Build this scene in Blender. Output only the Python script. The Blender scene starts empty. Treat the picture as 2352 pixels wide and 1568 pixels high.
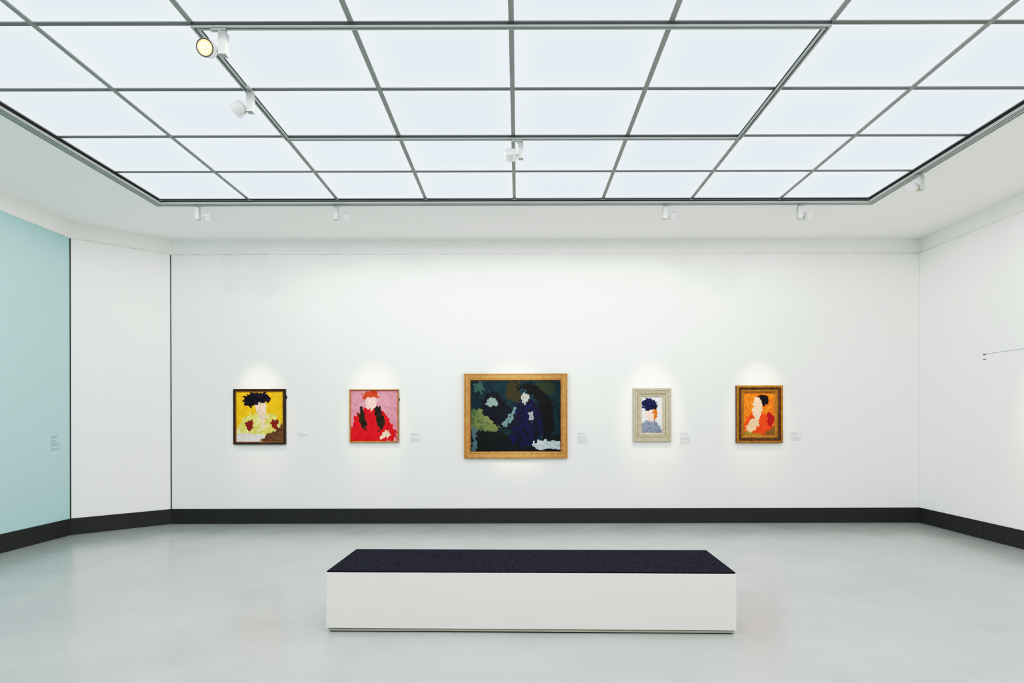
import bpy, bmesh, math, random
from mathutils import Vector, Matrix
random.seed(7)
sc = bpy.context.scene
COL = sc.collection
F=1440.0; D=8.96; H=1.5; VX=1190.0; VY=960.0
PPM = F/D
LS=2.5

def lin(c):
    return tuple(((v/255)/12.92 if v/255<=0.04045 else ((v/255+0.055)/1.055)**2.4) for v in c)

def mat(name, rgb, rough=0.6, var=0.0, scale=5.0, bump=0.0, bscale=40.0, spec=0.5, detail=4.0, rgb2=None, metallic=0.0, p0=0.3, p1=0.7):
    m=bpy.data.materials.new(name); m.use_nodes=True
    nt=m.node_tree; b=nt.nodes['Principled BSDF']
    c=lin(rgb)
    b.inputs['Roughness'].default_value=rough
    b.inputs['Specular IOR Level'].default_value=spec
    b.inputs['Metallic'].default_value=metallic
    tc=nt.nodes.new('ShaderNodeTexCoord')
    n=nt.nodes.new('ShaderNodeTexNoise'); n.inputs['Scale'].default_value=scale; n.inputs['Detail'].default_value=detail
    nt.links.new(tc.outputs['Object'], n.inputs['Vector'])
    r=nt.nodes.new('ShaderNodeValToRGB')
    if rgb2 is not None: c2=lin(rgb2); lo=c
    else:
        lo=tuple(v*(1-var) for v in c); c2=tuple(min(1,v*(1+var)) for v in c)
    r.color_ramp.elements[0].position=p0; r.color_ramp.elements[1].position=p1
    r.color_ramp.elements[0].color=(*lo,1); r.color_ramp.elements[1].color=(*c2,1)
    nt.links.new(n.outputs['Fac'], r.inputs['Fac'])
    nt.links.new(r.outputs['Color'], b.inputs['Base Color'])
    if bump>0:
        n2=nt.nodes.new('ShaderNodeTexNoise'); n2.inputs['Scale'].default_value=bscale; n2.inputs['Detail'].default_value=5
        nt.links.new(tc.outputs['Object'], n2.inputs['Vector'])
        bp=nt.nodes.new('ShaderNodeBump'); bp.inputs['Strength'].default_value=bump; bp.inputs['Distance'].default_value=0.01
        nt.links.new(n2.outputs['Fac'], bp.inputs['Height']); nt.links.new(bp.outputs['Normal'], b.inputs['Normal'])
    return m

def emis(name, rgb, s):
    m=bpy.data.materials.new(name); m.use_nodes=True
    nt=m.node_tree; b=nt.nodes['Principled BSDF']
    b.inputs['Base Color'].default_value=(*lin(rgb),1)
    b.inputs['Emission Color'].default_value=(*lin(rgb),1)
    b.inputs['Emission Strength'].default_value=s
    return m

def new_obj(name, verts, faces, mats, fm=None, parent=None, loc=None, smooth=False):
    me=bpy.data.meshes.new(name); me.from_pydata([tuple(v) for v in verts],[],faces)
    for m in (mats if isinstance(mats,(list,tuple)) else [mats]): me.materials.append(m)
    if fm:
        for p,i in zip(me.polygons,fm): p.material_index=i
    bm=bmesh.new(); bm.from_mesh(me); bmesh.ops.recalc_face_normals(bm,faces=bm.faces); bm.to_mesh(me); bm.free()
    if smooth:
        for p in me.polygons: p.use_smooth=True
    o=bpy.data.objects.new(name,me); COL.objects.link(o)
    if parent: o.parent=parent
    if loc is not None: o.location=loc
    return o

def empty(name, loc, label, cat, group=None):
    o=bpy.data.objects.new(name,None); o.empty_display_size=0.1; o.location=loc; COL.objects.link(o)
    o['label']=label; o['category']=cat
    if group: o['group']=group
    return o

def boxvf(x0,x1,y0,y1,z0,z1,off=0):
    v=[(x0,y0,z0),(x1,y0,z0),(x1,y1,z0),(x0,y1,z0),(x0,y0,z1),(x1,y0,z1),(x1,y1,z1),(x0,y1,z1)]
    f=[(0,3,2,1),(4,5,6,7),(0,1,5,4),(1,2,6,5),(2,3,7,6),(3,0,4,7)]
    return v,[tuple(i+off for i in q) for q in f]

def boxes(name, lst, m, parent=None, loc=None, bevel=0, fmi=None):
    V=[];Fc=[];fm=[]
    for k,b in enumerate(lst):
        v,f=boxvf(*b,off=len(V)); V+=v; Fc+=f; fm+=[fmi[k] if fmi else 0]*6
    o=new_obj(name,V,Fc,m,fm if fmi else None,parent,loc)
    if bevel:
        md=o.modifiers.new('bevel','BEVEL'); md.width=bevel; md.segments=2; md.limit_method='ANGLE'
    return o

def struct(o,label):
    o['kind']='structure'; o['label']=label

# ------------------------------------------------------------ materials
M_wall=mat('white_wall_paint',(241,242,238),0.75,0.008,1.5,0.04,180)
M_teal=mat('teal_wall_paint',(164,199,200),0.75,0.01,1.5,0.04,180)
M_ceil=mat('ceiling_plaster',(251,251,247),0.85,0.006,2,0.0)
M_corn=mat('rough_plaster',(251,251,247),0.9,0.04,30,0.4,45)
M_base=mat('baseboard_anthracite',(50,50,51),0.5,0.06,8,spec=0.3)
M_seam=mat('dark_seam',(15,14,14),0.8,0.2,30)
M_gridm=mat('grid_grey_metal',(162,164,162),0.8,0.0,1,spec=0.0,detail=0)
M_gridc=mat('grid_grey_metal_cross',(136,138,137),0.8,0.0,1,spec=0.0,detail=0)
M_rail=mat('rail_aluminium',(182,185,182),0.7,0.0,1,spec=0.0,detail=0)
M_dark=mat('groove_dark',(92,94,93),0.8,0.0,1,spec=0.0,detail=0)
M_white=mat('white_powder_coat',(178,180,178),0.5,0.01,10,spec=0.2)
M_benchw=mat('bench_white_lacquer',(236,235,225),0.45,0.01,4)
M_plinth=mat('bench_plinth',(176,173,160),0.6,0.03,8)
M_felt=mat('felt_dark',(4,4,9),0.95,0,150,0.5,160,rgb2=(58,58,76),detail=3,spec=0.1,p0=0.42,p1=0.72)

# floor
M_floor=bpy.data.materials.new('polished_grey_floor'); M_floor.use_nodes=True
nt=M_floor.node_tree; b=nt.nodes['Principled BSDF']
tc=nt.nodes.new('ShaderNodeTexCoord')
n1=nt.nodes.new('ShaderNodeTexNoise'); n1.inputs['Scale'].default_value=1.3; n1.inputs['Detail'].default_value=6; n1.inputs['Roughness'].default_value=0.6
nt.links.new(tc.outputs['Object'],n1.inputs['Vector'])
r=nt.nodes.new('ShaderNodeValToRGB'); r.color_ramp.elements[0].position=0.3; r.color_ramp.elements[1].position=0.7
r.color_ramp.elements[0].color=(*lin((154,157,155)),1); r.color_ramp.elements[1].color=(*lin((169,172,170)),1)
nt.links.new(n1.outputs['Fac'],r.inputs['Fac']); nt.links.new(r.outputs['Color'],b.inputs['Base Color'])
b.inputs['Roughness'].default_value=0.22
b.inputs['Specular IOR Level'].default_value=0.55

# luminous panel
M_panel=bpy.data.materials.new('luminous_panel'); M_panel.use_nodes=True
nt=M_panel.node_tree; nt.nodes.clear()
out=nt.nodes.new('ShaderNodeOutputMaterial'); em=nt.nodes.new('ShaderNodeEmission')
tc=nt.nodes.new('ShaderNodeTexCoord'); sep=nt.nodes.new('ShaderNodeSeparateXYZ'); nt.links.new(tc.outputs['Generated'],sep.inputs[0])
def mth(op,a,bv):
    n=nt.nodes.new('ShaderNodeMath'); n.operation=op
    for i,x in enumerate((a,bv)):
        if x is None: continue
        if isinstance(x,(int,float)): n.inputs[i].default_value=x
        else: nt.links.new(x,n.inputs[i])
    return n.outputs[0]
ax=mth('ABSOLUTE',mth('SUBTRACT',sep.outputs[0],0.5),None); ay=mth('ABSOLUTE',mth('SUBTRACT',sep.outputs[1],0.5),None)
mxx=mth('MAXIMUM',mth('MULTIPLY',ax,0.95),ay)
mr=nt.nodes.new('ShaderNodeMapRange'); mr.interpolation_type='SMOOTHSTEP'
mr.inputs['From Min'].default_value=0.24; mr.inputs['From Max'].default_value=0.54
nt.links.new(mxx,mr.inputs['Value'])
cm=nt.nodes.new('ShaderNodeMix'); cm.data_type='RGBA'
cm.inputs[6].default_value=(0.81,0.882,0.955,1); cm.inputs[7].default_value=(0.88,0.95,0.99,1)
nt.links.new(mr.outputs['Result'],cm.inputs[0]); nt.links.new(cm.outputs[2],em.inputs['Color'])
oi=nt.nodes.new('ShaderNodeObjectInfo')
st=mth('ADD',mth('MULTIPLY',oi.outputs['Random'],0.03),0.985)
nt.links.new(st,em.inputs['Strength'])
nt.links.new(em.outputs[0],out.inputs[0])

# ------------------------------------------------------------ room shell
PL=[(-5.80,-10.47),(-5.80,-0.84),(-4.96,0.0),(5.74,0.0),(5.74,-10.47)]
def offs(pts,d,closed=True):
    n=len(pts); res=[]
    for i in range(n):
        p0=Vector(pts[i-1]); p1=Vector(pts[i]); p2=Vector(pts[(i+1)%n])
        d1=(p1-p0).normalized(); d2=(p2-p1).normalized()
        n1=Vector((-d1.y,d1.x)); n2=Vector((-d2.y,d2.x))
        bis=(n1+n2).normalized(); k=d/ max(0.2,bis.dot(n1))
        res.append(tuple(p1+bis*k))
    return res
OUT=offs(PL,0.06); OUT2=offs(PL,0.25)
def seg(name,i,z0,z1,inn,outp,m):
    j=(i+1)%len(PL)
    a,b_,c,d_=inn[i],inn[j],outp[j],outp[i]
    v=[(*a,z0),(*b_,z0),(*c,z0),(*d_,z0),(*a,z1),(*b_,z1),(*c,z1),(*d_,z1)]
    f=[(0,3,2,1),(4,5,6,7),(0,1,5,4),(1,2,6,5),(2,3,7,6),(3,0,4,7)]
    return new_obj(name,v,f,m)
ZW=3.84; ZC=4.05
names=['left','corner','back','right','front']
for i,nm in enumerate(names):
    w=seg('wall_'+nm,i,0,ZW,PL,OUT,M_teal if nm=='left' else M_wall)
    struct(w,{'left':'pale teal painted gallery wall','corner':'narrow white angled wall panel','back':'long white painted gallery wall hung with paintings','right':'white painted gallery wall','front':'white painted gallery wall'}[nm])
INB=offs(PL,-0.012)
for i,nm in enumerate(names):
    w=seg('baseboard_'+nm,i,0,0.213,INB,PL,M_base); struct(w,'anthracite grey skirting board')
V=[];Fc=[]
CI=offs(PL,0.03); CO=OUT2; n=len(PL)
for k in range(n):
    V+=[(*CI[k],3.845),(*CI[k],ZC),(*CO[k],ZC),(*CO[k],3.845)]
for k in range(n):
    a=4*k; c=4*((k+1)%n)
    for q in range(4):
        q2=(q+1)%4; Fc.append((a+q,c+q,c+q2,a+q2))
co=new_obj('trim_1',V,Fc,M_corn); struct(co,'rough white plaster cornice band below the ceiling')
S0=offs(PL,0.002); V=[];Fc=[]
S1=offs(PL,0.058)
for k in range(n): V+=[(*S0[k],ZW),(*S0[k],ZW+0.005),(*S1[k],ZW+0.005),(*S1[k],ZW)]
for k in range(n):
    a=4*k; c=4*((k+1)%n)
    for q in range(4):
        q2=(q+1)%4; Fc.append((a+q,c+q,c+q2,a+q2))
M_topseam=mat('rough_joint',(80,80,74),0.9,0,14,0,0,rgb2=(240,240,233),detail=8)
o=new_obj('trim_2',V,Fc,M_topseam); struct(o,'rough joint line along the top of the wall panels')
def vjoint(name,x,y,w,label):  # black strip at a panel joint, the gap shadow put in as colour
    o=boxes(name,[(x-w/2,x+w/2,y-0.006,y+0.004,0.213,ZW)],M_seam); struct(o,label)
vjoint('trim_3',-4.957,-0.002,0.009,'dark vertical joint between wall panels')
vjoint('trim_4',-5.796,-0.843,0.012,'dark vertical joint between wall panels')
o=boxes('trim_7',[(5.735,5.741,-0.006,0.001,0.213,ZW)],mat('pale_joint',(215,218,214),0.8)); struct(o,'faint vertical corner joint')
for nm,px in (('trim_5',833),('trim_6',1688)):
    x=(px-VX)/PPM
    o=boxes(nm,[(x-0.0015,x+0.0015,-0.0135,-0.011,0.0,0.213)],M_seam); struct(o,'hairline joint in the skirting board')
o=boxes('trim_8',[(5.7265,5.729,-1.243,-1.238,0.0,0.213)],M_seam); struct(o,'hairline joint in the skirting board')

fl=boxes('floor',[(-6.2,6.2,-10.9,0.5,-0.1,0)],M_floor); struct(fl,'glossy pale grey poured floor')
CX=-0.04; PW=1.055; PD=0.83; Y0=-1.50; NR=9
ox0,ox1=CX-4.29,CX+4.29; oy1=-1.435; oy0=Y0-NR*PD-0.065
ce=boxes('ceiling',[(-6.2,ox0,-10.9,0.5,ZC,4.25),(ox1,6.2,-10.9,0.5,ZC,4.25),(ox0,ox1,oy1,0.5,ZC,4.25),(ox0,ox1,-10.9,oy0,ZC,4.25)],M_ceil)
struct(ce,'white plaster ceiling border around the luminous field')

pm=None
def pfill(p):  # unseen fill spots added under the panels to brighten the room
    l=bpy.data.lights.new('panel_fill','SPOT'); l.energy=p; l.color=(1.0,0.993,0.975); l.spot_size=math.pi; l.spot_blend=0.12; l.shadow_soft_size=0.0
    return l
pl=pfill(11.5); ple=pfill(6.0)
for r_ in range(NR):
    for c_ in range(8):
        x=CX-4*PW+PW*(c_+0.5); y=Y0-PD*(r_+0.5)
        if pm is None:
            o=boxes('light_panel',[(-PW/2+0.002,PW/2-0.002,-PD/2+0.002,PD/2-0.002,0,0.012)],M_panel); pm=o
        else:
            o=pm.copy(); COL.objects.link(o)
        o.location=(x,y,4.115)
        o['label']='backlit white translucent ceiling panel'; o['category']='ceiling light panel'; o['group']='luminous ceiling panels'
        lo=bpy.data.objects.new('panel_fill',ple if (r_==0 or c_ in (0,7)) else pl); COL.objects.link(lo); lo.parent=o; lo.location=(0,0,-0.085)
bl=[];bfm=[]
bw=0.018
for c_ in range(0,9):
    x=CX-4*PW+PW*c_; bl.append((x-bw,x+bw,Y0-NR*PD,Y0,4.105,4.1135)); bfm.append(0)
for r_ in range(0,NR+1):
    y=Y0-PD*r_
    for c_ in range(8):
        x=CX-4*PW+PW*c_
        bl.append((x+bw,x+PW-bw,y-bw,y+bw,4.105,4.1135)); bfm.append(1)
o=boxes('trim_10',bl,[M_gridm,M_gridc],fmi=bfm); struct(o,'grey metal grid of bars holding the luminous ceiling panels')
def rect_ring(x0,x1,y0,y1,w,z0,z1):
    return [(x0,x0+w,y0,y1,z0,z1),(x1-w,x1,y0,y1,z0,z1),(x0+w,x1-w,y0,y0+w,z0,z1),(x0+w,x1-w,y1-w,y1,z0,z1)]
lst=[];fm=[]
L=rect_ring(ox0,ox1,oy0,oy1,0.092,4.07,4.085); lst+=L; fm+=[1]*4
for k,(a,w) in enumerate(((0,0.014),(0.028,0.018),(0.058,0.014),(0.082,0.010))):
    L=rect_ring(ox0+a,ox1-a,oy0+a,oy1-a,w,4.047,4.069); lst+=L; fm+=[0]*4
o=boxes('trim_11',lst,[M_rail,mat('perimeter_groove',(62,63,63),0.8,0.0,1,spec=0.0,detail=0)],fmi=fm); struct(o,'slim grooved aluminium lighting track framing the luminous ceiling')
ix0,ix1=-2.150,2.070; iy1=-3.16+0.020; iy0=-4.82-0.020
lst=[];fm=[]
L=rect_ring(ix0,ix1,iy0,iy1,0.040,4.086,4.1035); lst+=L; fm+=[1]*4
for a,w in ((0,0.014),(0.026,0.014)):
    L=rect_ring(ix0+a,ix1-a,iy0+a,iy1-a,w,4.074,4.0855); lst+=L; fm+=[0]*4
o=boxes('lighting_track',lst,[M_rail,M_dark],fmi=fm); o['label']='rectangular grooved track mounted under the ceiling grid'; o['category']='lighting track'

# ------------------------------------------------------------ bench
be=empty('bench',(0.087,-4.218,0),'long low white block bench with dark felt top','bench')
be.rotation_euler=(0,0,-0.0247)
W=1.43; Dp=0.372
boxes('plinth',[(-W+0.022,W-0.022,-Dp+0.022,Dp-0.022,0,0.034),(-W+0.012,W-0.012,-Dp+0.012,Dp-0.012,0.008,0.022)],[M_seam,M_plinth],be,fmi=[0,1])  # near-black core colours in the shadow gaps above and below the beige plinth
boxes('bench_body',[(-W,W,-Dp,Dp,0.028,0.419)],M_benchw,be,bevel=0.004)
boxes('seat_pad',[(-W+0.004,W-0.004,-Dp+0.004,Dp-0.004,0.419,0.43)],M_felt,be,bevel=0.003)

# ------------------------------------------------------------ track spotlights
M_lensr=emis('lens_lit',(255,190,120),0.38)
M_led=emis('led_lit',(255,240,214),1.1)
M_rim=mat('dark_rim',(44,42,40),0.4,0.05,20)
def lathe(name,prof,m,parent,segs=40,fm=None):
    V=[];Fc=[]
    for (r_,z) in prof:
        for k in range(segs):
            a=2*math.pi*k/segs; V.append((r_*math.cos(a),r_*math.sin(a),z))
    for j in range(len(prof)-1):
        for k in range(segs):
            k2=(k+1)%segs; Fc.append((j*segs+k,j*segs+k2,(j+1)*segs+k2,(j+1)*segs+k))
    Fc.append(tuple(range(segs))); Fc.append(tuple((len(prof)-1)*segs+k for k in range(segs)))
    return new_obj(name,V,Fc,m,None,parent)
def aimrot(d):
    return Vector(d).to_track_quat('-Z','Y').to_euler()
def spotlight(bx,by,ztrack,ztop,hdx,hdy,hz,target,label,lit=False,power=60,cone=26,alongx=True):
    e=empty('track_spotlight',(bx,by,ztrack),label,'spotlight','track spotlights')
    zt=ztop-ztrack
    s=1 if hdx>=0 else -1
    if alongx: ad=(-0.02,0.085,-0.014,0.014,-0.016,0) if s>0 else (-0.085,0.02,-0.014,0.014,-0.016,0)
    else: ad=(-0.014,0.014,-0.06,0.045,-0.016,0)
    boxes('track_adapter',[ad],M_white,e,bevel=0.002)
    boxes('mounting_stem',[(-0.012+0.02*s,0.012+0.02*s,-0.012,0.012,zt-0.002,-0.015)],M_rail,e)
    boxes('driver_housing',[(-0.024,0.024,-0.028,0.028,zt-0.150,zt-0.052),(-0.024,0.024,-0.028,0.028,zt-0.050,zt),(-0.022,0.022,-0.026,0.026,zt-0.056,zt-0.046)],M_white,e,bevel=0.002)
    hc=Vector((hdx,hdy,hz-ztrack))
    wh=Vector((bx,by,ztrack))+hc
    d=(Vector(target)-wh).normalized()
    p0=Vector((0.024*s,0,hc.z)); p1=hc
    v=p1-p0; ln=v.length
    arm=lathe('arm',[(0.009,0),(0.009,ln*0.6)],M_rail,e,16); arm.location=p0; arm.rotation_euler=v.to_track_quat('Z','Y').to_euler()
    K=0.95
    h=lathe('lamp_head',[(0.046*K,0.036),(0.053*K,0.034),(0.056*K,0.028),(0.0575*K,-0.030),(0.0600*K,-0.031),(0.0600*K,-0.042),(0.056*K,-0.042),(0.054*K,-0.034)],M_white,e,48)
    h.location=hc; h.rotation_euler=aimrot(d)
    lathe('rim',[(0.054*K,-0.034),(0.0590*K,-0.0405),(0.0590*K,-0.0435),(0.050*K,-0.0435),(0.049*K,-0.036)],M_rim,h,48)
    lathe('lens',[(0.049*K,-0.0345),(0.0495*K,-0.0440),(0.03*K,-0.0445)],M_lensr,h,40)
    if lit:
        V=[];Fc=[]
        pts=[(0,0)]+[(0.026*math.cos(a*math.pi/3),0.026*math.sin(a*math.pi/3)) for a in range(6)]
        for (cx,cy) in pts:
            o0=len(V)
            for k in range(12): V.append((cx+0.009*math.cos(k*math.pi/6),cy+0.009*math.sin(k*math.pi/6),-0.0440))
            for k in range(12): V.append((cx+0.009*math.cos(k*math.pi/6),cy+0.009*math.sin(k*math.pi/6),-0.0455))
            Fc.append(tuple(o0+12+k for k in range(12)))
            for k in range(12): Fc.append((o0+k,o0+(k+1)%12,o0+12+(k+1)%12,o0+12+k))
        new_obj('light_emitting_diodes',V,Fc,M_led,None,h)
    if power>0:
        la=bpy.data.lights.new('spot_beam','SPOT'); la.energy=power*LS; la.color=(1.0,0.80,0.62); la.spot_size=math.radians(cone); la.spot_blend=1.0; la.shadow_soft_size=0.03
        lo=bpy.data.objects.new('spot_beam',la); COL.objects.link(lo); lo.parent=h; lo.location=(0,0,-0.06)
    return e
def tx(px): return (px-VX)/192.5
pc=lambda px,py:((px-VX)/PPM,0,H+(VY-py)/PPM)
L0='white box-and-drum track spotlight hanging from the perimeter track'
spotlight(tx(455),-1.48,4.047,4.02,0.115,0.02,3.915,pc(598,952),L0,power=68,cone=24)
spotlight(tx(773),-1.48,4.047,4.02,0.115,0.02,3.915,pc(860,952),L0,power=68,cone=24)
spotlight(tx(1528),-1.48,4.047,4.02,0.115,0.02,3.915,pc(1496,952),L0,power=68,cone=24)
spotlight(tx(1837),-1.48,4.047,4.02,0.115,0.02,3.915,pc(1742,952),L0,power=68,cone=24)
spotlight(0.03,-3.16,4.074,4.045,-0.095,-0.02,3.93,pc(1184,950),'white track spotlight hanging below a crossing of grid bars',power=180,cone=22)
spotlight(-2.09,-4.05,4.074,4.045,-0.085,0.0,3.93,(-5.8,-3.2,1.5),'white track spotlight tilted toward the teal wall',power=15,alongx=False)
spotlight(-1.94,-4.82,4.074,4.045,-0.095,-0.02,3.93,(-1.9,-10.4,1.9),'lit white track spotlight with glowing warm lens',lit=True,power=40)
spotlight(4.21,-2.41,4.047,4.02,-0.09,0.0,3.90,(5.74,-2.35,1.45),'white track spotlight tilted toward the white side wall',power=60,cone=32,alongx=False)

# ------------------------------------------------------------ paintings (plain generic colour studies)
M_paint=bpy.data.materials.new('oil_paint'); M_paint.use_nodes=True
nt=M_paint.node_tree; b=nt.nodes['Principled BSDF']
at=nt.nodes.new('ShaderNodeAttribute'); at.attribute_name='paint'
tc=nt.nodes.new('ShaderNodeTexCoord'); nn=nt.nodes.new('ShaderNodeTexNoise'); nn.inputs['Scale'].default_value=60; nn.inputs['Detail'].default_value=4
nt.links.new(tc.outputs['Object'],nn.inputs['Vector'])
mr=nt.nodes.new('ShaderNodeMapRange'); mr.inputs['From Min'].default_value=0.3; mr.inputs['From Max'].default_value=0.7; mr.inputs['To Min'].default_value=0.86; mr.inputs['To Max'].default_value=1.08
nt.links.new(nn.outputs['Fac'],mr.inputs['Value'])
gm=nt.nodes.new('ShaderNodeGamma'); gm.inputs[1].default_value=1.2
nt.links.new(at.outputs['Color'],gm.inputs[0])
vm=nt.nodes.new('ShaderNodeVectorMath'); vm.operation='SCALE'
nt.links.new(gm.outputs[0],vm.inputs[0]); nt.links.new(mr.outputs['Result'],vm.inputs['Scale'])
nt.links.new(vm.outputs[0],b.inputs['Base Color']); b.inputs['Roughness'].default_value=0.6; b.inputs['Specular IOR Level'].default_value=0.15

def cr(pts,k=5):
    n=len(pts); res=[]
    for i in range(n):
        p0,p1,p2,p3=[Vector(pts[(i+j-1)%n]) for j in range(4)]
        for s in range(k):
            t=s/k
            res.append(0.5*((2*p1)+(-p0+p2)*t+(2*p0-5*p1+4*p2-p3)*t*t+(-p0+3*p1-3*p2+p3)*t**3))
    return res
def inside(p,poly):
    x,y=p; c=False; n=len(poly)
    for i in range(n):
        x1,y1=poly[i]; x2,y2=poly[i-1]
        if (y1>y)!=(y2>y) and x<(x2-x1)*(y-y1)/(y2-y1)+x1: c=not c
    return c
class Paint:
    """abstract colour study: broad colour areas loosely dabbed over each other"""
    def __init__(s,x0,y0,x1,y1):
        s.r=(x0,y0,x1,y1); s.areas=[]
    def poly(s,pts,cols,smooth=True,ang=None,spread=45):
        if not isinstance(cols,list): cols=[cols]
        p=[tuple(q) for q in cr(pts)] if smooth else pts
        xs=[q[0] for q in p]; ys=[q[1] for q in p]
        s.areas.append((p,(min(xs),min(ys),max(xs),max(ys)),cols,ang,spread)); return p
    def at(s,x,y):
        for a in reversed(s.areas):
            b=a[1]
            if b[0]<=x<=b[2] and b[1]<=y<=b[3] and inside((x,y),a[0]): return a
        return s.areas[0]
    def build(s,e,ybase,step=3.4,ln=17,w=8.0):
        cx,_,cz=e.location
        x0,y0,x1,y1=s.r
        VV=[];FF=[];CC=[]
        VV+=[(x0,y0,0),(x1,y0,0),(x1,y1,0),(x0,y1,0)]; FF.append((0,1,2,3)); CC.append(lin(s.areas[0][2][0]))
        pts=[]
        yy=y0
        while yy<=y1:
            xx=x0
            while xx<=x1:
                pts.append((xx+random.uniform(-1,1)*step*0.8,yy+random.uniform(-1,1)*step*0.8)); xx+=step
            yy+=step
        random.shuffle(pts)
        for k,(x,y) in enumerate(pts):
            a=s.at(x,y)
            an=math.radians((a[3] if a[3] is not None else random.uniform(0,180))+random.uniform(-a[4],a[4]))
            f=1.0-0.3*k/len(pts)
            l=ln*f*random.uniform(0.6,1.2)/2; ww=w*f*random.uniform(0.6,1.2)/2
            dx,dy=math.cos(an)*l,math.sin(an)*l; nx,ny=-math.sin(an)*ww,math.cos(an)*ww
            q=[(x-dx,y-dy),(x-dx*.75+nx,y-dy*.75+ny),(x+dx*.75+nx,y+dy*.75+ny),(x+dx,y+dy),(x+dx*.75-nx,y+dy*.75-ny),(x-dx*.75-nx,y-dy*.75-ny)]
            q=[(min(max(u,x0),x1),min(max(v,y0),y1)) for u,v in q]
            o=len(VV); lay=1+k*12.0/len(pts)
            for u,v in q: VV.append((u,v,lay))
            FF.append(tuple(range(o,o+6)))
            j=random.uniform(0.95,1.05); CC.append(tuple(v*j for v in lin(random.choice(a[2]))))
        V=[((u-VX)/PPM-cx, -ybase-0.0003*l, H+(VY-v)/PPM-cz) for (u,v,l) in VV]
        o=len(V)
        a=((x0-1-VX)/PPM-cx,(x1+1-VX)/PPM-cx,H+(VY-y1-1)/PPM-cz,H+(VY-y0+1)/PPM-cz)
        bv,bf=boxvf(a[0],a[1],-ybase,-0.008,a[2],a[3],off=o)
        V+=bv
        me=bpy.data.meshes.new('canvas'); me.from_pydata(V,[],FF+bf); me.materials.append(M_paint)
        at=me.attributes.new('paint','FLOAT_COLOR','FACE')
        for i,c in enumerate(CC+[CC[0]]*6): at.data[i].color=(*c,1)
        ob=bpy.data.objects.new('canvas',me); COL.objects.link(ob); ob.parent=e
        return ob
def frame(e,x0,y0,x1,y1,prof,m,name='frame',fmi=None):
    cx,_,cz=e.location
    V=[];Fc=[];fm=[]
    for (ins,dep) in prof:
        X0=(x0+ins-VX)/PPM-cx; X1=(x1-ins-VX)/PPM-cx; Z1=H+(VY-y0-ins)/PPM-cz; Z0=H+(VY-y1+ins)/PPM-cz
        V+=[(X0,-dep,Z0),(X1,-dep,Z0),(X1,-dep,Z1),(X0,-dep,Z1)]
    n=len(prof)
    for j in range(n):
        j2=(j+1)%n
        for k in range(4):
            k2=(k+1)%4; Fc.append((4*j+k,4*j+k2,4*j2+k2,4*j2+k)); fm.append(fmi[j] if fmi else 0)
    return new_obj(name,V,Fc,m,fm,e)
def wood(name,c1,c2,rough=0.5,metal=0.0):
    m=mat(name,c1,rough,0,6,0.15,80,rgb2=c2,detail=8,metallic=metal,spec=0.25)
    nt=m.node_tree
    tcn=[n for n in nt.nodes if n.type=='TEX_COORD'][0]
    mp=nt.nodes.new('ShaderNodeMapping'); mp.inputs['Scale'].default_value=(4,4,4)
    nn=[n for n in nt.nodes if n.type=='TEX_NOISE'][0]
    nt.links.new(tcn.outputs['Object'],mp.inputs['Vector']); nt.links.new(mp.outputs['Vector'],nn.inputs['Vector'])
    return m
def pic(x0,y0,x1,y1,label):
    return empty('framed_painting',((x0+x1)/2/PPM-VX/PPM,-0.0,H+(VY-y1)/PPM),label,'painting','framed paintings on the wall')
SK=[(238,208,186),(226,190,164),(236,206,180)]

# A
e=pic(539,892,658,1019,'painting in yellow and dark plum tones, dark brown frame')
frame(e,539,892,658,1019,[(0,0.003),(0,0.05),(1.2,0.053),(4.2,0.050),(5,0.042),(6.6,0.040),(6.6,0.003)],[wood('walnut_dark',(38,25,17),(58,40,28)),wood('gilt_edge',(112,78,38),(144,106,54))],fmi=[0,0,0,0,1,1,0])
P=Paint(545.2,898.2,651.8,1012.8)
P.poly([(540,890),(660,890),(660,1020),(540,1020)],[(232,174,40),(238,184,44),(226,166,36),(228,172,48)],False,70)
P.poly([(545,990),(552,972),(566,956),(600,948),(636,952),(646,972),(652,992),(648,1006),(600,1010),(556,1006)],[(206,202,128),(222,218,160),(196,192,108),(214,206,120)],True,110)
P.poly([(568,970),(580,962),(584,984),(572,990)],[(130,50,50)],True,60)
P.poly([(626,962),(640,960),(638,984),(628,982)],[(130,50,50)],True,60)
P.poly([(586,924),(612,924),(612,966),(606,984),(596,960)],SK,True,90)
P.poly([(562,914),(578,900),(602,900),(622,908),(621,922),(600,922),(580,932),(566,934)],[(34,24,50),(46,32,64),(24,18,38)],True,0)
P.poly([(545,998),(570,993),(600,996),(612,1004),(606,1014),(545,1014)],[(206,202,196),(216,214,208)],True,0,10)
P.poly([(612,1000),(640,984),(654,976),(654,1014),(608,1014)],[(122,96,66),(106,80,58)],True,0)
P.build(e,0.028)
boxes('hanging_bracket',[( (657.5-VX)/PPM-e.location.x,(660-VX)/PPM-e.location.x,-0.02,-0.002,H+(VY-914)/PPM-e.location.z,H+(VY-908)/PPM-e.location.z)],M_seam,e)

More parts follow.
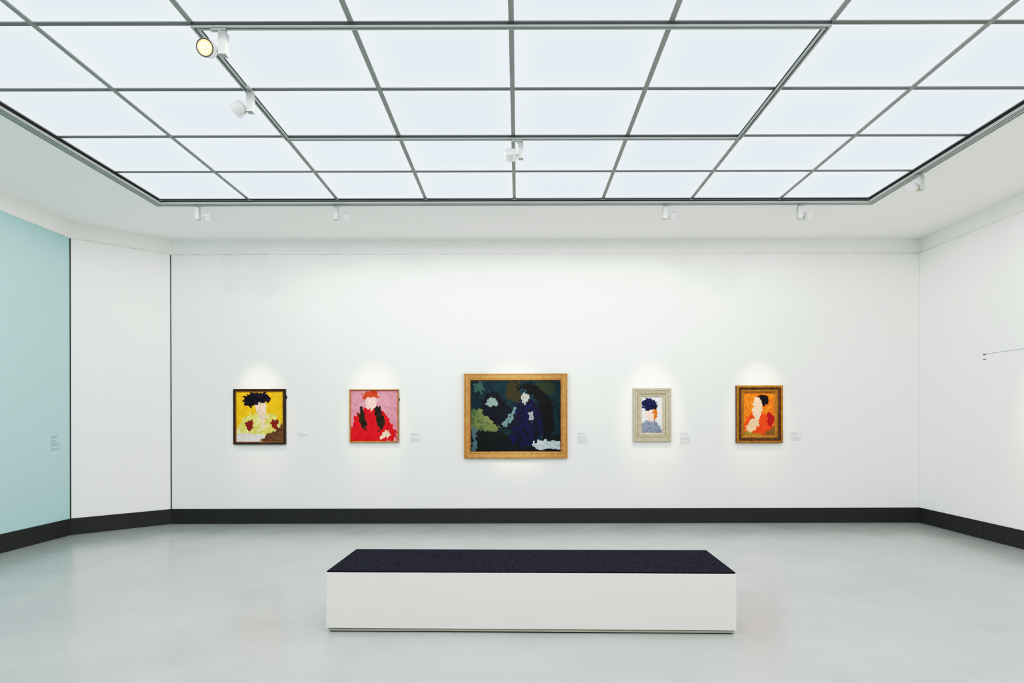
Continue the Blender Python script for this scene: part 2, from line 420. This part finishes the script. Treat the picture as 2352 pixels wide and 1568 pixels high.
# B
e=pic(804,893,917,1015,'painting in crimson red on dusty pink, thin gilt frame')
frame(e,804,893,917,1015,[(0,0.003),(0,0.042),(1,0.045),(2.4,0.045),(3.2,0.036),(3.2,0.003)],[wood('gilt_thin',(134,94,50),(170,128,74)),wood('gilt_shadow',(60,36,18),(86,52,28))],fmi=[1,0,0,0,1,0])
P=Paint(806.6,895.6,914.4,1012.4)
P.poly([(800,890),(920,890),(920,1020),(800,1020)],[(204,138,152),(208,144,158),(198,132,146)],False,60)
P.poly([(800,1012),(806,990),(812,964),(824,946),(838,938),(862,936),(880,942),(892,956),(902,976),(912,992),(908,1002),(892,1010),(880,1016),(820,1020)],[(208,32,50),(216,40,56),(196,26,46)],True,80)
for pts in ([(836,930),(824,950),(832,980),(843,982),(840,952)],[(866,932),(880,948),(884,980),(872,988),(862,950)]):
    P.poly(pts,[(60,54,34),(74,56,36),(44,46,32)],True,90,20)
P.poly([(835,914),(838,902),(850,896),(864,898),(872,908),(868,916),(842,916)],[(176,70,40),(190,84,48)],True,0)
P.poly([(842,914),(864,914),(862,940),(845,940)],[(236,200,190),(230,188,178)],True,90)
P.poly([(880,992),(896,988),(898,1002),(880,1005)],SK)
P.build(e,0.026)
boxes('hanging_bracket',[((916.6-VX)/PPM-e.location.x,(918.4-VX)/PPM-e.location.x,-0.02,-0.002,H+(VY-919)/PPM-e.location.z,H+(VY-914)/PPM-e.location.z)],M_seam,e)

# C
e=pic(1066,858,1303,1052,'large painting in dark blue-green tones, broad pale oak frame')
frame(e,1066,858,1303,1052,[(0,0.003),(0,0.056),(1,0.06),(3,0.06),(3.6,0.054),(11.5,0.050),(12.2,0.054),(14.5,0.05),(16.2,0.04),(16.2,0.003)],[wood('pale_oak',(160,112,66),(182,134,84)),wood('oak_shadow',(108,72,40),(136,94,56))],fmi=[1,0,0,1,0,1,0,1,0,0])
P=Paint(1082,874,1287,1036)
P.poly([(1075,870),(1290,870),(1290,1040),(1075,1040)],[(16,60,70),(14,54,66),(18,66,74),(14,48,60)],False,85)
P.poly([(1088,876),(1111,876),(1111,899),(1088,899)],[(74,100,94)],False)
P.poly([(1163,876),(1197,876),(1197,920),(1163,920)],[(70,62,38),(60,62,44)],False)
P.poly([(1234,876),(1274,876),(1274,905),(1234,905)],[(56,70,52)],False)
P.poly([(1082,1000),(1110,992),(1150,990),(1180,1000),(1220,1010),(1290,1000),(1290,1040),(1075,1040)],[(14,30,36),(26,27,22),(16,36,40)],True,0,15)
P.poly([(1078,944),(1094,938),(1112,946),(1132,962),(1150,978),(1142,988),(1112,990),(1078,986)],[(104,116,84),(114,122,88),(88,104,80)],True,35)
P.poly([(1112,914),(1134,903),(1154,914),(1190,960),(1190,984),(1164,988),(1110,950)],[(14,24,44),(18,28,52),(12,20,36)],True,30)
P.poly([(1122,912),(1140,914),(1142,930),(1122,932)],[(120,140,138)],True,0)
P.poly([(1156,972),(1180,940),(1186,948),(1164,978)],[(100,122,128)],True,125,10)
P.poly([(1184,936),(1214,920),(1250,938),(1256,962),(1248,990),(1216,1026),(1168,1012),(1188,962)],[(16,22,66),(20,28,84),(13,18,50)],True,95)
P.poly([(1186,896),(1210,878),(1238,890),(1268,926),(1272,960),(1266,1004),(1250,1014),(1240,930),(1214,900)],[(10,13,22),(14,18,28)],True,80)
P.poly([(1200,902),(1214,904),(1212,924),(1202,924)],[(156,160,158)],True,90,10)
P.poly([(1212,950),(1224,948),(1229,962),(1220,968)],[(130,138,144)],True,60)
P.poly([(1224,1016),(1250,1010),(1290,1014),(1290,1028),(1228,1030)],[(150,166,172),(170,182,186)],True,0,10)
P.poly([(1083,984),(1097,984),(1095,1032),(1085,1032)],[(90,110,118)],False,90,10)
P.build(e,0.03)

# D
e=pic(1453,892,1540,1014,'small painting in pale grey and navy, stepped grey-beige frame')
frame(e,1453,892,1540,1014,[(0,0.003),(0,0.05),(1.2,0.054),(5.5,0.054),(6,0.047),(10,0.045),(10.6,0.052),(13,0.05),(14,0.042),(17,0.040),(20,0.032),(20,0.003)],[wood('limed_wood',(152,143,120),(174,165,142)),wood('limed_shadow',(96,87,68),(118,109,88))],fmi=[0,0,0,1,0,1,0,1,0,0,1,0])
P=Paint(1472.6,911.6,1520.4,994.4)
P.poly([(1465,905),(1530,905),(1530,1000),(1465,1000)],[(224,226,230),(230,232,234),(218,222,228)],False,70)
P.poly([(1466,1000),(1472,974),(1482,966),(1502,966),(1512,974),(1518,984),(1526,1000)],[(134,142,158),(142,150,164),(124,132,150)],True,85)
P.poly([(1498,940),(1509,940),(1508,958),(1500,962)],[(210,120,56)],True,80)
P.poly([(1483,942),(1498,942),(1500,968),(1486,964)],[(238,214,196),(232,206,188)],True,90)
P.poly([(1474,930),(1477,920),(1486,915),(1497,916),(1506,922),(1508,932),(1504,940),(1482,942)],[(34,40,84),(44,54,100),(26,32,62)],True,0)
P.build(e,0.022,2.6,10,5)

# E
e=pic(1689,886,1795,1018,'small painting in hot orange tones, broad gilt frame')
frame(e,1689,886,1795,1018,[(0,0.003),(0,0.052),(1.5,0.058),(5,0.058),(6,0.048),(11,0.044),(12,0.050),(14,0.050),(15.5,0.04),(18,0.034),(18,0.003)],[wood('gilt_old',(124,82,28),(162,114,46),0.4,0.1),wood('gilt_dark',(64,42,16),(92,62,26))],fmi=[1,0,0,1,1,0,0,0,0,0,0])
P=Paint(1706.6,903.6,1777.4,1000.4)
P.poly([(1700,900),(1785,900),(1785,1005),(1700,1005)],[(236,130,46),(240,140,50),(232,118,44)],False,65)
P.poly([(1708,972),(1718,956),(1732,950),(1750,950),(1766,956),(1770,970),(1764,990),(1752,1003),(1712,1003)],[(238,92,38),(240,100,44),(230,84,38)],True,80)
P.poly([(1760,950),(1770,948),(1775,958),(1774,976),(1764,980)],[(170,36,48)],True,90)
P.poly([(1734,912),(1750,905),(1763,914),(1760,930),(1748,934)],[(24,16,22),(36,26,32)],True,60)
P.poly([(1731,918),(1745,918),(1746,960),(1728,958)],[(240,208,176),(234,198,164)],True,90)
P.poly([(1713,984),(1724,964),(1744,970),(1736,984),(1722,992)],[(234,190,150)],True,140)
P.poly([(1700,990),(1716,992),(1744,997),(1744,1005),(1700,1005)],[(150,130,60)],True,0)
P.poly([(1758,992),(1768,984),(1782,980),(1782,1005),(1754,1005)],[(130,106,60)],True,0)
P.build(e,0.026,2.8,11,5.5)

# ------------------------------------------------------------ wall labels
M_ink=mat('print_ink',(20,22,24),0.8,0.05,40)
M_ink2=mat('print_ink_soft',(80,84,84),0.8,0.05,40)
M_card=mat('clear_label_film',(238,240,236),0.6,0.005,10)
M_cardt=mat('pale_blue_label_card',(172,204,208),0.6,0.005,10)
M_inkt=mat('print_ink_on_card',(40,52,56),0.8,0.05,40)
def textmesh(s,width,m,parent,loc,rot,ext=0.0003,bold=True):
    cu=bpy.data.curves.new('title_lettering','FONT'); cu.body=s; cu.size=0.02; cu.extrude=ext
    if bold: cu.offset=0.0006
    t=bpy.data.objects.new('tmp',cu); COL.objects.link(t)
    dg=bpy.context.evaluated_depsgraph_get(); dg.update()
    me=bpy.data.meshes.new_from_object(t.evaluated_get(dg)); bpy.data.objects.remove(t)
    w=max(v.co.x for v in me.vertices)-min(v.co.x for v in me.vertices)
    k=width/w
    for v in me.vertices: v.co.x*=k; v.co.y*=k
    me.materials.clear(); me.materials.append(m)
    o=bpy.data.objects.new('title_lettering',me); COL.objects.link(o); o.parent=parent; o.location=loc; o.rotation_euler=rot
    return o
def label(loc,rotz,w,h,title,tw,rows,mc,m1,m2,lab):
    e=empty('wall_label',loc,lab,'label','wall labels'); e.rotation_euler=(0,0,rotz)
    boxes('label_card',[(-0.004,w+0.004,-0.0012,0,-h-0.004,0.004)],mc,e)
    textmesh(title,tw,m1,e,(0,-0.0016,-0.011),(math.pi/2,0,0))
    V=[];Fc=[]
    rnd=random.Random(len(rows))
    for (zo,fr) in rows:
        x=0
        while x<w*fr-0.004:
            ln=min(rnd.uniform(0.006,0.018),w*fr-x)
            v,f=boxvf(x,x+ln,-0.0018,-0.001,-zo-0.0018,-zo+0.0008,off=len(V)); V+=v;Fc+=f
            x+=ln+0.0028
    new_obj('body_lettering',V,Fc,m2,None,e)
def back(px,py): return ((px-VX)/PPM,0,H+(VY-py)/PPM)
def rowsf(head,paras):
    z=0.018; R=[]
    for fr in head: R.append((z,fr)); z+=0.0085
    for p in paras:
        z+=0.012
        for fr in p: R.append((z,fr)); z+=0.0085
    return R,z
r1,h1=rowsf([1,0.85],[[0.55]])
label(back(685,994.5),0,0.145,h1,'Jan Sluijters (1881-1957)',0.1,r1,M_card,M_ink,M_ink2,'short printed wall label beside the yellow painting')
r2,h2=rowsf([1,0.9,0.2],[[0.5],[1,0.95,1,0.9,1,0.98,0.4]])
label(back(943,994.5),0,0.145,h2,'Jan Sluijters (1881-1957)',0.1,r2,M_card,M_ink,M_ink2,'printed wall label beside the red and pink painting')
r3,h3=rowsf([0.5,0.35],[[0.8],[1,0.95,1,0.9,1,0.98,0.9,1,0.96,0.9,0.3]])
label(back(1327,994),0,0.145,h3,'Jan Sluijters (1881-1957)',0.1,r3,M_card,M_ink,M_ink2,'tall printed wall label beside the large dark painting')
r4,h4=rowsf([0.8,0.6],[[0.8],[1,0.95,1,0.9,1,0.98],[0.9,1,0.96,0.9,0.5]])
label(back(1562,994),0,0.145,h4,'Kees van Dongen (1877-1968)',0.115,r4,M_card,M_ink,M_ink2,'tall printed wall label beside the pale grey-framed painting')
r5,h5=rowsf([0.7,1],[[0.6],[1,0.95,1,0.9,1,0.98,0.5]])
label(back(1817,994),0,0.145,h5,'Jan Sluijters (1881-1957)',0.1,r5,M_card,M_ink,M_ink2,'printed wall label beside the orange painting')
r6,h6=rowsf([0.8,0.4],[[0.8,0.6,0.5],[1,0.95,1,0.9,1,0.98],[0.9,1,0.96,0.9,0.5]])
label((-5.80,-1.176,1.285),math.pi/2,0.165,h6+0.03,'Jan Sluijters (1881-1957)',0.12,r6,M_cardt,M_ink,M_inkt,'pale blue printed card on the teal wall')

# ------------------------------------------------------------ line and hooks on the right wall
o=boxes('trim_9',[(5.7385,5.741,-4.2,-1.27,2.274,2.278)],M_seam); struct(o,'thin dark horizontal joint in the side wall')
for y,z in ((-1.255,2.272),(-1.255,2.213)):
    o=boxes('wall_hook',[(5.728,5.74,y-0.022,y+0.022,z-0.003,z+0.003),(5.722,5.728,y-0.004,y+0.004,z-0.006,z+0.006)],M_seam); o['label']='tiny black metal hook fixed on the white side wall'; o['category']='hook'; o['group']='small wall hooks'

# ------------------------------------------------------------ world, camera, view
w=bpy.data.worlds.new('World'); sc.world=w; w.use_nodes=True
w.node_tree.nodes['Background'].inputs[0].default_value=(0.8,0.85,0.9,1); w.node_tree.nodes['Background'].inputs[1].default_value=0.3
cam=bpy.data.cameras.new('Camera'); co=bpy.data.objects.new('Camera',cam); COL.objects.link(co)
cam.sensor_width=36; cam.sensor_fit='HORIZONTAL'; cam.lens=F/2352*36
cam.shift_x=-(VX-1176)/2352; cam.shift_y=(VY-784)/2352
cam.clip_start=0.05
R=Matrix.Rotation(math.radians(90),4,'X')@Matrix.Rotation(-0.002,4,'Z')
co.matrix_world=Matrix.Translation((0,-D,H))@R
sc.camera=co
vs=sc.view_settings
vs.view_transform='Standard'; vs.look='None'; vs.exposure=0.0; vs.gamma=1.0
vs.use_curve_mapping=True
cmap=vs.curve_mapping
cmap.use_clip=False
cmap.clip_min_x=0; cmap.clip_min_y=0; cmap.clip_max_x=2.0; cmap.clip_max_y=2
cmap.extend='HORIZONTAL'
P_=[(0.0,0.0),(0.05,0.038),(0.15,0.19),(0.30,0.43),(0.50,0.61),(0.78,0.765),(0.95,0.89),(1.2,0.96),(2.0,1.0)]
for ci in range(3):
    c=cmap.curves[ci]
    while len(c.points)>2: c.points.remove(c.points[1])
    c.points[0].location=P_[0]; c.points[-1].location=P_[-1]
    for p in P_[1:-1]: c.points.new(*p)
    for p in c.points: p.handle_type='AUTO_CLAMPED'
cmap.update()
